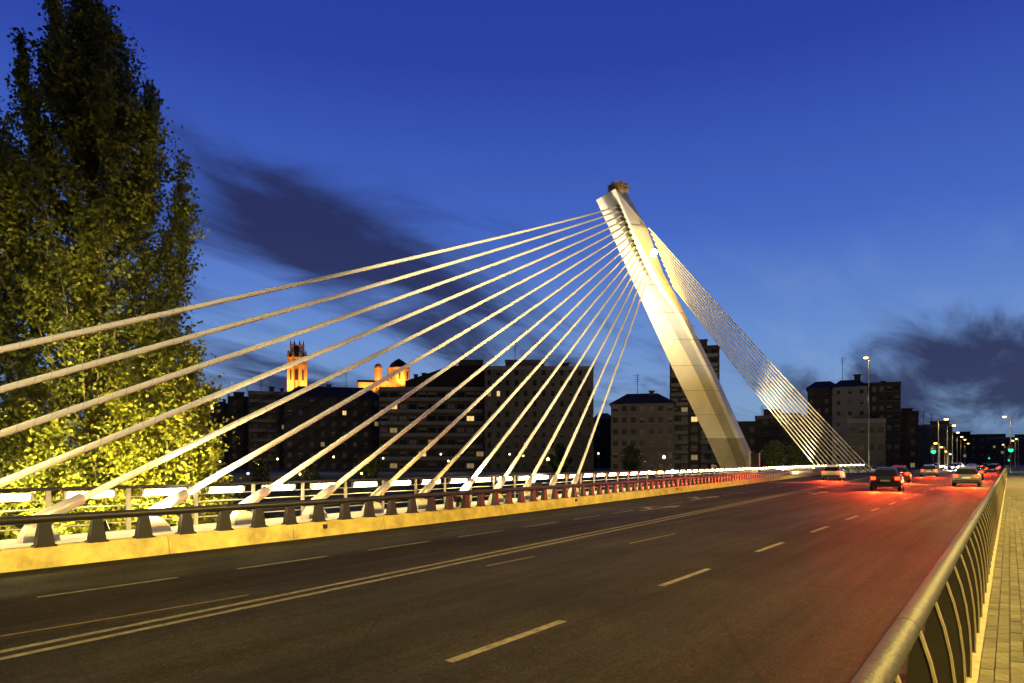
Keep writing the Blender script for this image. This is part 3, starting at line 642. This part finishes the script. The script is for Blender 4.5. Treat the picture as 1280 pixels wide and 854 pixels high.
# castle hill with the lit cathedral
def hz(u, v): return math.exp(-(u/150)**4)*math.exp(-(v/120)**4)
hc = at(430, 690); hm = MB(); n = 26; a0 = math.atan2(hc.y, hc.x)
for i in range(n):
    for j in range(n):
        u = (i/(n-1)-.5)*700; v = (j/(n-1)-.5)*500
        hm.v.append((u, v, -4+66*hz(u, v)+2*math.sin(u*.05)*hz(u, v)))
hm.f = [(i*n+j, (i+1)*n+j, (i+1)*n+j+1, i*n+j+1) for i in range(n-1) for j in range(n-1)]; hm.mi = [0]*len(hm.f)
obj('hill', hm, M['hill'], kind='structure', loc=(hc.x, hc.y, 0), rz=a0-PI/2, smooth=True)
def ring(r, z, k=8, ph=PI/8, c=(0,0)): return [(c[0]+r*math.cos(2*PI*i/k+ph), c[1]+r*math.sin(2*PI*i/k+ph), z) for i in range(k)]
tp = at(371.5, 655, 492); HZ = tp.z-12; tow = thing('bell_tower', 'tall octagonal stone bell tower glowing orange, crowned with pinnacles', 'tower', (tp.x, tp.y, HZ), a0-PI/2)
m = MB().loft([ring(8.3,0), ring(8.3,38), ring(8.6,38.2), ring(8.6,39.2), ring(8.3,39.4), ring(8.2,44.5), ring(9.0,45), ring(9.0,46.3), ring(8.6,46.4)]); obj('shaft', m, M['stone'], tow)
for i in range(8):
    a = 2*PI*i/8+PI/8
    obj('buttress', MB().lathe([(1.1,0),(1.0,45),(1.3,46),(.8,51),(.1,53)], 6, (8.6*math.cos(a), 8.6*math.sin(a), 0)), M['stone'], tow)
    a2 = a+PI/8; aw = link('belfry_opening', MB().box(-1.1,1.1,-.25,.3,0,9).add([(-1.1,-.25,9),(1.1,-.25,9),(0,-.25,11),(-1.1,.3,9),(1.1,.3,9),(0,.3,11)], [(0,1,2),(3,5,4),(0,3,4,1),(1,4,5,2),(2,5,3,0)]).mesh('belfry_opening', M['black']), tow, (7.66*math.cos(a2), 7.66*math.sin(a2), 24), a2+PI/2)
m = MB()
for i in range(8):
    a = 2*PI*i/8+PI/8; m.lathe([(.75,46.4),(.7,57),(.95,57.5),(.5,60),(.08,63)], 6, (6.3*math.cos(a), 6.3*math.sin(a), 0))
    b = a+PI/8; m.lathe([(.45,46.4),(.42,57),(.3,59)], 5, (5.9*math.cos(b), 5.9*math.sin(b), 0))
m.loft([ring(6.6,56), ring(6.6,57.3), ring(5.6,57.3), ring(5.6,56)]); m.loft([ring(3.2,46.4), ring(3.0,55), ring(.3,56)]); obj('lantern', m, M['stone'], tow)
cp = at(485, 655, 497); cat_ = thing('cathedral', 'orange-lit stone cathedral with a domed crossing tower and small turret', 'cathedral', (cp.x, cp.y, cp.z-10), a0-PI/2)
k = 655/F
m = MB().box(-28, -8, 0, 14, 0, 24).box(-8, 14, 2, 16, 0, 26).box(-14, 2, -5, 0, 0, 17); obj('nave', m, M['stone'], cat_)
m = MB().add([(-28.5,-.5,24),(-7.5,-.5,24),(-7.5,14.5,24),(-28.5,14.5,24),(-28.5,7,27),(-7.5,7,27)], [(0,1,5,4),(2,3,4,5),(1,2,5),(3,0,4),(0,3,2,1)]); obj('nave_roof', m, M['roof'], cat_)
m = MB().loft([ring(4,17,8,PI/8,(-9,5)), ring(4,38,8,PI/8,(-9,5)), ring(4.5,38.2,8,PI/8,(-9,5)), ring(4.2,39.5,8,PI/8,(-9,5)), ring(2.2,42.5,8,PI/8,(-9,5)), ring(.2,43,8,PI/8,(-9,5))]); obj('turret', m, M['stone'], cat_)
m = MB().loft([ring(11.2,20,8,PI/8,(11,10)), ring(11.2,38,8,PI/8,(11,10)), ring(11.8,38.3,8,PI/8,(11,10)), ring(11.8,39.6,8,PI/8,(11,10))]); obj('crossing_tower', m, M['stone'], cat_)
m = MB().loft([ring(10.8,39.6,8,PI/8,(11,10)), ring(8,44,8,PI/8,(11,10)), ring(4,47,8,PI/8,(11,10)), ring(.6,49,8,PI/8,(11,10))]); obj('dome', m, M['roof'], cat_)
for i in range(8):
    a = 2*PI*i/8; link('lancet', MB().box(-.8,.8,-.25,.3,0,7).mesh('lancet', M['black']), cat_, (11+10.35*math.cos(a), 10+10.35*math.sin(a), 28), a+PI/2)
for x in (-25,-20,-15,-11): link('lancet', MB().box(-.7,.7,-.2,.2,0,8).mesh('lancet', M['black']), cat_, (x, -.06, 11))
OR = (1, .38, .055)
def gflood(label, base, off, tgt, e, rz=a0-PI/2):
    q = Matrix.Rotation(rz, 3, 'Z') @ Vector(off); g = Matrix.Rotation(rz, 3, 'Z') @ Vector(tgt); floodlight(label, Vector(base)+q, Vector(base)+g, e, OR, M['flood'], 120, .5, group='floodlights on the castle hill', size=.5)
gflood('floodlight on the hill, left before the bell tower', (tp.x,tp.y,HZ), (-12,-15,14), (-2,0,32), 150000)
gflood('floodlight on the hill, right before the bell tower', (tp.x,tp.y,HZ), (15,-14,14), (2,0,30), 110000)
for i, (x, y, z) in enumerate(((-20,-13,16), (-2,-14,20), (14,-9,24))):
    gflood(['floodlight before the left wing of the cathedral', 'floodlight before the cathedral turret', 'floodlight before the domed crossing tower'][i], (cp.x,cp.y,cp.z-10), (x,y,z), (x+2,6,z+11), 60000)

# ------------------------------------------------------------------ street lamps
def lamp_meshes(H, arm, flip=1):
    return (MB().lathe([(.12,0),(.11,.1),(.095,.4),(.075,H*.6),(.05,H)], 10).mesh('pole', M['steel_pale']),
            MB().tube([(0,0,H-.05),(0,flip*arm*.5,H+.12),(0,flip*arm,H+.15)], .04, 8).mesh('arm', M['steel_pale']),
            MB().loft([[(-a,-b,z),(a,-b,z),(a,b,z),(-a,b,z)] for z,a,b in ((0,.15,.33),(.06,.16,.35),(.16,.08,.2))]).mesh('head', M['steel']),
            MB().lathe([(.02,-.12),(.13,-.09),(.15,0)], 10).mesh('bulb', M['bulb']))
def street_lamp(label, x, y, H, arm, e=0, flip=1, group='street lamps along the road', z=.0, spotdeg=140, bs=1.0, col=SOD):
    t = thing('street_lamp', label.replace(' counted from the near end', ''), 'street lamp', (x, y, z), group=group); a, b, c, d = lamp_meshes(H, arm, flip)
    link('pole', a, t); link('arm', b, t); h = link('head', c, t, (0, flip*(arm+.2), H+.1)); bb = link('bulb', d, h, (0,0,0)); bb.scale = (bs,bs,bs)
    if e: light('lamp_light', 'SPOT', (0, flip*(arm+.2), H-.12), e, col, t, size=.45, spot=math.radians(spotdeg), blend=.2)
    return t
# three lamps out of the frame that light this stretch of road
street_lamp('tall street lamp on the footway behind the photographer', -6, -9, 14, 1.6, 45000, 1, spotdeg=134, z=.15)
street_lamp('tall street lamp beyond the right edge, nearest one ahead', 20, -9, 14, 1.6, 45000, 1, spotdeg=134, z=.15)
street_lamp('tall street lamp beyond the right edge, second one ahead', 48, -9, 14, 1.6, 45000, 1, spotdeg=134, z=.15)
street_lamp('tall street lamp beyond the right edge, third one ahead', 80, -9, 14, 1.6, 45000, 1, spotdeg=134, z=.15)
p = at(1086, 128); street_lamp('very tall street lamp standing alone against the sky', p.x, p.y, EYE+128/F*(577-447), .3, 2500, 1, z=-.0, bs=2.6)
rows = [(1173, 523, 113), (1184, 531, 133), (1190.5, 540, 165), (1196.5, 545.5, 194), (1201, 549, 220), (1206, 554, 265)]
nm = ['first and tallest', 'second', 'third', 'fourth', 'fifth', 'sixth']
for i, (px, py, D) in enumerate(rows):
    p = at(px, D); street_lamp(nm[i]+' lamp counted from the near end of the row behind the left traffic light', p.x, p.y, EYE+(577-py)/F*D-.2, .9, 1500, -1, bs=2.2)
rows2 = [(1174.5, 553, 118), (1181, 558, 138), (1186, 563.5, 170), (1191, 567, 190)]
for i, (px, py, D) in enumerate(rows2):
    p = at(px, D); street_lamp(nm[i]+' of the short lamps between the tall ones behind the left traffic light', p.x, p.y, EYE+(577-py)/F*D-.2, .4, 300, 1, group='short lamps by the crossing', bs=1.8)
p = at(1263.5, 116); street_lamp('street lamp at the far right, over the right traffic light', p.x, p.y, EYE+116/F*(577-521), .7, 2500, 1, bs=2.0)
for i, (px, py, D) in enumerate(((1269, 551, 170), (1273, 549, 200), (1256, 556, 240))):
    p = at(px, D); street_lamp(['small lamp just right of the right traffic light', 'small lamp at the right edge of the picture', 'small lamp just left of the right traffic light'][i], p.x, p.y, EYE+(577-py)/F*D, .3, 300, 1, group='distant lamps beyond the crossing', bs=1.8)
# lamps on the far bank
gp = [(265, 510, 175, 'bright lamp high at the foot of the old houses'), (275, 577, 150, 'left of the two lamps low beside the poplar'), (322, 581, 140, 'lamp low under the church tower'), (347, 574, 150, 'lamp between the tower and the cathedral, higher one'), (417, 571.5, 150, 'lamp under the gap left of the cathedral'),
      (452, 592, 120, 'lamp close above the lit railing, under the cathedral'), (479, 573, 150, 'lamp at the left foot of the balcony block'), (375, 593, 125, 'dim lamp close above the railing lights'), (551, 568, 150, 'left lamp of the pair in front of the balcony block'), (560.5, 576.5, 145, 'right lamp of the pair in front of the balcony block'),
      (637, 568, 150, 'lamp under the left part of the grey block'), (654, 570, 150, 'smaller lamp under the grey block'), (685, 574.5, 140, 'bright lamp under the right part of the grey block'), (748, 567, 160, 'lamp under the gap left of the pylon'), (830, 571.5, 140, 'bright lamp left of the pylon foot'), (997, 569, 140, 'bright lamp between pylon and backstays'),
      (310, 592, 120, 'lowest lamp under the old houses')]
pom = MB().lathe([(.07,0),(.06,.3),(.04,3.4)], 6).mesh('pole', M['steel_dark']); glm = MB().lathe([(.02,-.2),(.16,-.12),(.2,0),(.16,.12),(.02,.2)], 10).mesh('globe', M['globe'])
for i, (px, py, D, lab) in enumerate(gp):
    p = at(px, D, py); z0 = max(gz(p.x, p.y), -6.4); t = thing('park_lamp', lab, 'lamp', (p.x, p.y, z0), group='globe lamps on the far bank'); Hh = p.z-z0
    po = link('pole', pom, t); po.scale = (1, 1, Hh/3.4); g = link('globe', glm, t, (0,0,Hh)); s_ = 1.7 if 'bright' in lab else 1.05; g.scale = (s_,)*3
    light('lamp_light', 'POINT', (0,0,Hh+.5), 700 if 'bright' in lab else 300, WARM, t, size=.2)

# ------------------------------------------------------------------ traffic lights
def signal(label, px, py, D, big=1.0):
    p = at(px, D, py); t = thing('traffic_light', label, 'traffic light', (p.x, p.y, 0)); H = p.z
    obj('pole', MB().lathe([(.09,0),(.07,.3),(.06,H+.5)], 8), M['steel_dark'], t)
    hd = obj('signal_head', MB().box(-.28,-.06,-.17,.17,H-.2,H+.85), M['black'], t)
    for k in range(3):
        z = H+.28*k
        lens = MB(); s_ = .115*big
        lens.add([(-.285, s_*math.cos(2*PI*j/14), z+s_*math.sin(2*PI*j/14)) for j in range(14)]+[(-.31, 0, z)], [(j, (j+1) % 14, 14) for j in range(14)])
        obj('lens', lens, M['green'] if k == 0 else M['red_off'], hd)
        obj('visor', MB().loft([[(x, .13*math.cos(PI*j/6), z+.13*math.sin(PI*j/6)) for j in range(7)] for x in (-.28, -.42)], caps=False, closed=False), M['black'], hd)
    light('green_glow', 'SPOT', (-.34, 0, H), 160, (.02,1,.45), t, size=.1, spot=math.radians(150), target=(-5, 0, H-.6))
signal('green traffic light on the left, beside the row of street lamps', 1167, 564.5, 106, 3.0)
signal('green traffic light on the right, at the end of the footway', 1263.5, 562.5, 106, 3.0)
signal('small green traffic light far down the road, middle', 1236.5, 573, 170, 1.5)
signal('small low green signal below the right traffic light', 1261, 575.5, 128, 1.2)

# ------------------------------------------------------------------ cars (at rest, lamps on)
def carmesh():
    """hatchback: x forward, y left, wheels on z=0"""
    st = [(-2.02, .50, .62, .72), (-1.98, .34, .80, .80), (-1.85, .28, .92, .86), (-1.0, .24, .93, .89), (0, .22, .92, .90), (.9, .22, .90, .89), (1.55, .24, .80, .85), (1.95, .32, .66, .76), (2.03, .42, .58, .66)]
    body = MB(); body.loft([[(x,-w_,b+.06),(x,-w_-.01,(b+t_)/2),(x,-w_+.04,t_-.05),(x,-w_+.14,t_),(x,w_-.14,t_),(x,w_-.04,t_-.05),(x,w_+.01,(b+t_)/2),(x,w_,b+.06),(x,w_-.1,b),(x,-w_+.1,b)] for x,b,t_,w_ in st])
    cab = MB(); cs = [(-1.86,.90,.92,.72), (-1.55,.90,1.30,.70), (-1.2,.90,1.42,.68), (-.2,.90,1.47,.68), (.35,.90,1.38,.68), (1.05,.88,.92,.70)]
    cab.loft([[(x,-w_-.05*(t_>1),b),(x,-w_+.12*(t_>1),t_-.06),(x,-w_+.2,t_),(x,w_-.2,t_),(x,w_-.12*(t_>1),t_-.06),(x,w_+.05*(t_>1),b)] for x,b,t_,w_ in cs])
    roof = MB(); roof.loft([[(x,-.52,t_+.002),(x,-.5,t_+.03),(x,.5,t_+.03),(x,.52,t_+.002)] for x,t_ in ((-1.5,1.30),(-1.2,1.415),(-.2,1.465),(.33,1.38))])
    glass = MB(); return body, cab, roof
CB, CC, CR = carmesh(); cbm = [CB.mesh('body', m, True) for m in M['car']]; crm = [CR.mesh('roof', m) for m in M['car']]; ccm = CC.mesh('cabin_glass', M['car_glass'])
whm = MB().loft([[(r*math.cos(2*PI*k/18), y, r*math.sin(2*PI*k/18)) for k in range(18)] for r, y in ((.2,-.1),(.31,-.1),(.32,-.04),(.32,.04),(.31,.1),(.2,.1))]).mesh('tyre', M['rubber'])
rim = MB().loft([[(r*math.cos(2*PI*k/12), y, r*math.sin(2*PI*k/12)) for k in range(12)] for r, y in ((.19,-.102),(.19,.102))]).mesh('rim', M['rim'])
tlm = MB().box(-.05,.03,-.13,.13,-.09,.09).mesh('tail_light', M['tail']); hlm = MB().lathe([(.02,-.1),(.1,-.08),(.12,0),(.1,.08),(.02,.1)], 10).mesh('headlight', M['head'])
plm = MB().box(-.012,.012,-.26,.26,-.055,.055).mesh('number_plate', M['plate']); bum = MB().box(-.1,.06,-.78,.78,-.1,.08).mesh('bumper', M['black'])
def car(x, y, rz, col, label, group):
    t = thing('parked_car' if False else 'car', label, 'car', (x, y, .0), rz, group)
    link('body', cbm[col], t); link('cabin_glass', ccm, t); link('roof', crm[col], t); link('bumper', bum, t, (-1.98, 0, .43)); link('number_plate', plm, t, (-2.05, 0, .66))
    for sy in (-1, 1):
        link('tail_light', tlm, t, (-1.96, sy*.66, .80)); link('headlight', hlm, t, (1.93, sy*.6, .62))
        for sx in (-1.3, 1.3): wq = link('tyre', whm, t, (sx, sy*.78, .32)); link('rim', rim, wq)
    if not group.startswith('oncoming'):
        for sy in (-1, 1): light('tail_lamp', 'SPOT', (-2.12, sy*.66, .8), 4600, (1,.05,.008), t, size=.08, spot=math.radians(68), target=(-4.4, sy*.66, 0), blend=.8)
    return t
G1 = 'cars driving away from the camera'; G2 = 'oncoming cars with headlights'
away = [(50, 6.4, 0, 'car nearest the camera, dark, in the lane right of the double line'), (62, 2.6, 1, 'silver car in the rightmost lane by the footway railing'), (70, 8.0, 2, 'second car in the lane right of the double line, red'),
        (84, 3.0, 4, 'dark car in the rightmost lane, halfway to the crossing'), (98, 8.0, 1, 'third car in the lane right of the double line, silver'), (112, 4.2, 3, 'pale car in the rightmost lane before the crossing'),
        (128, 2.2, 0, 'dark car at the right traffic light'), (150, 5.5, 2, 'red car just beyond the crossing, left lane'), (158, 2.2, 1, 'silver car just beyond the crossing, right lane'), (190, 4.5, 4, 'farthest dark car driving away down the road'), (74, 14.2, 3, 'pale car in the lane along the concrete parapet')]
for x, y, c, lab in away: car(x, y, math.radians(4 if y > 6 else 1), c, lab, G1)
for i, (px, D, c, lab) in enumerate(((1187, 142, 4, 'oncoming car on the left with dazzling headlights, front one'), (1194, 150, 1, 'oncoming car on the right with dazzling headlights, front one'), (1183, 178, 0, 'oncoming car following the left dazzling one'), (1201, 190, 3, 'oncoming car following the right dazzling one'), (1172, 165, 3, 'oncoming car farthest left in the queue'))):
    p = at(px, D); t = car(p.x, p.y, PI+AL*0, c, lab, G2)
    if i < 2: light('beam', 'SPOT', (2.2, 0, .65), 9000, (1,.92,.74), t, size=.15, spot=math.radians(60), target=(12, 0, .1))
print('objects', len(bpy.data.objects), 'tris', sum(len(m.polygons)*2 for m in bpy.data.meshes))
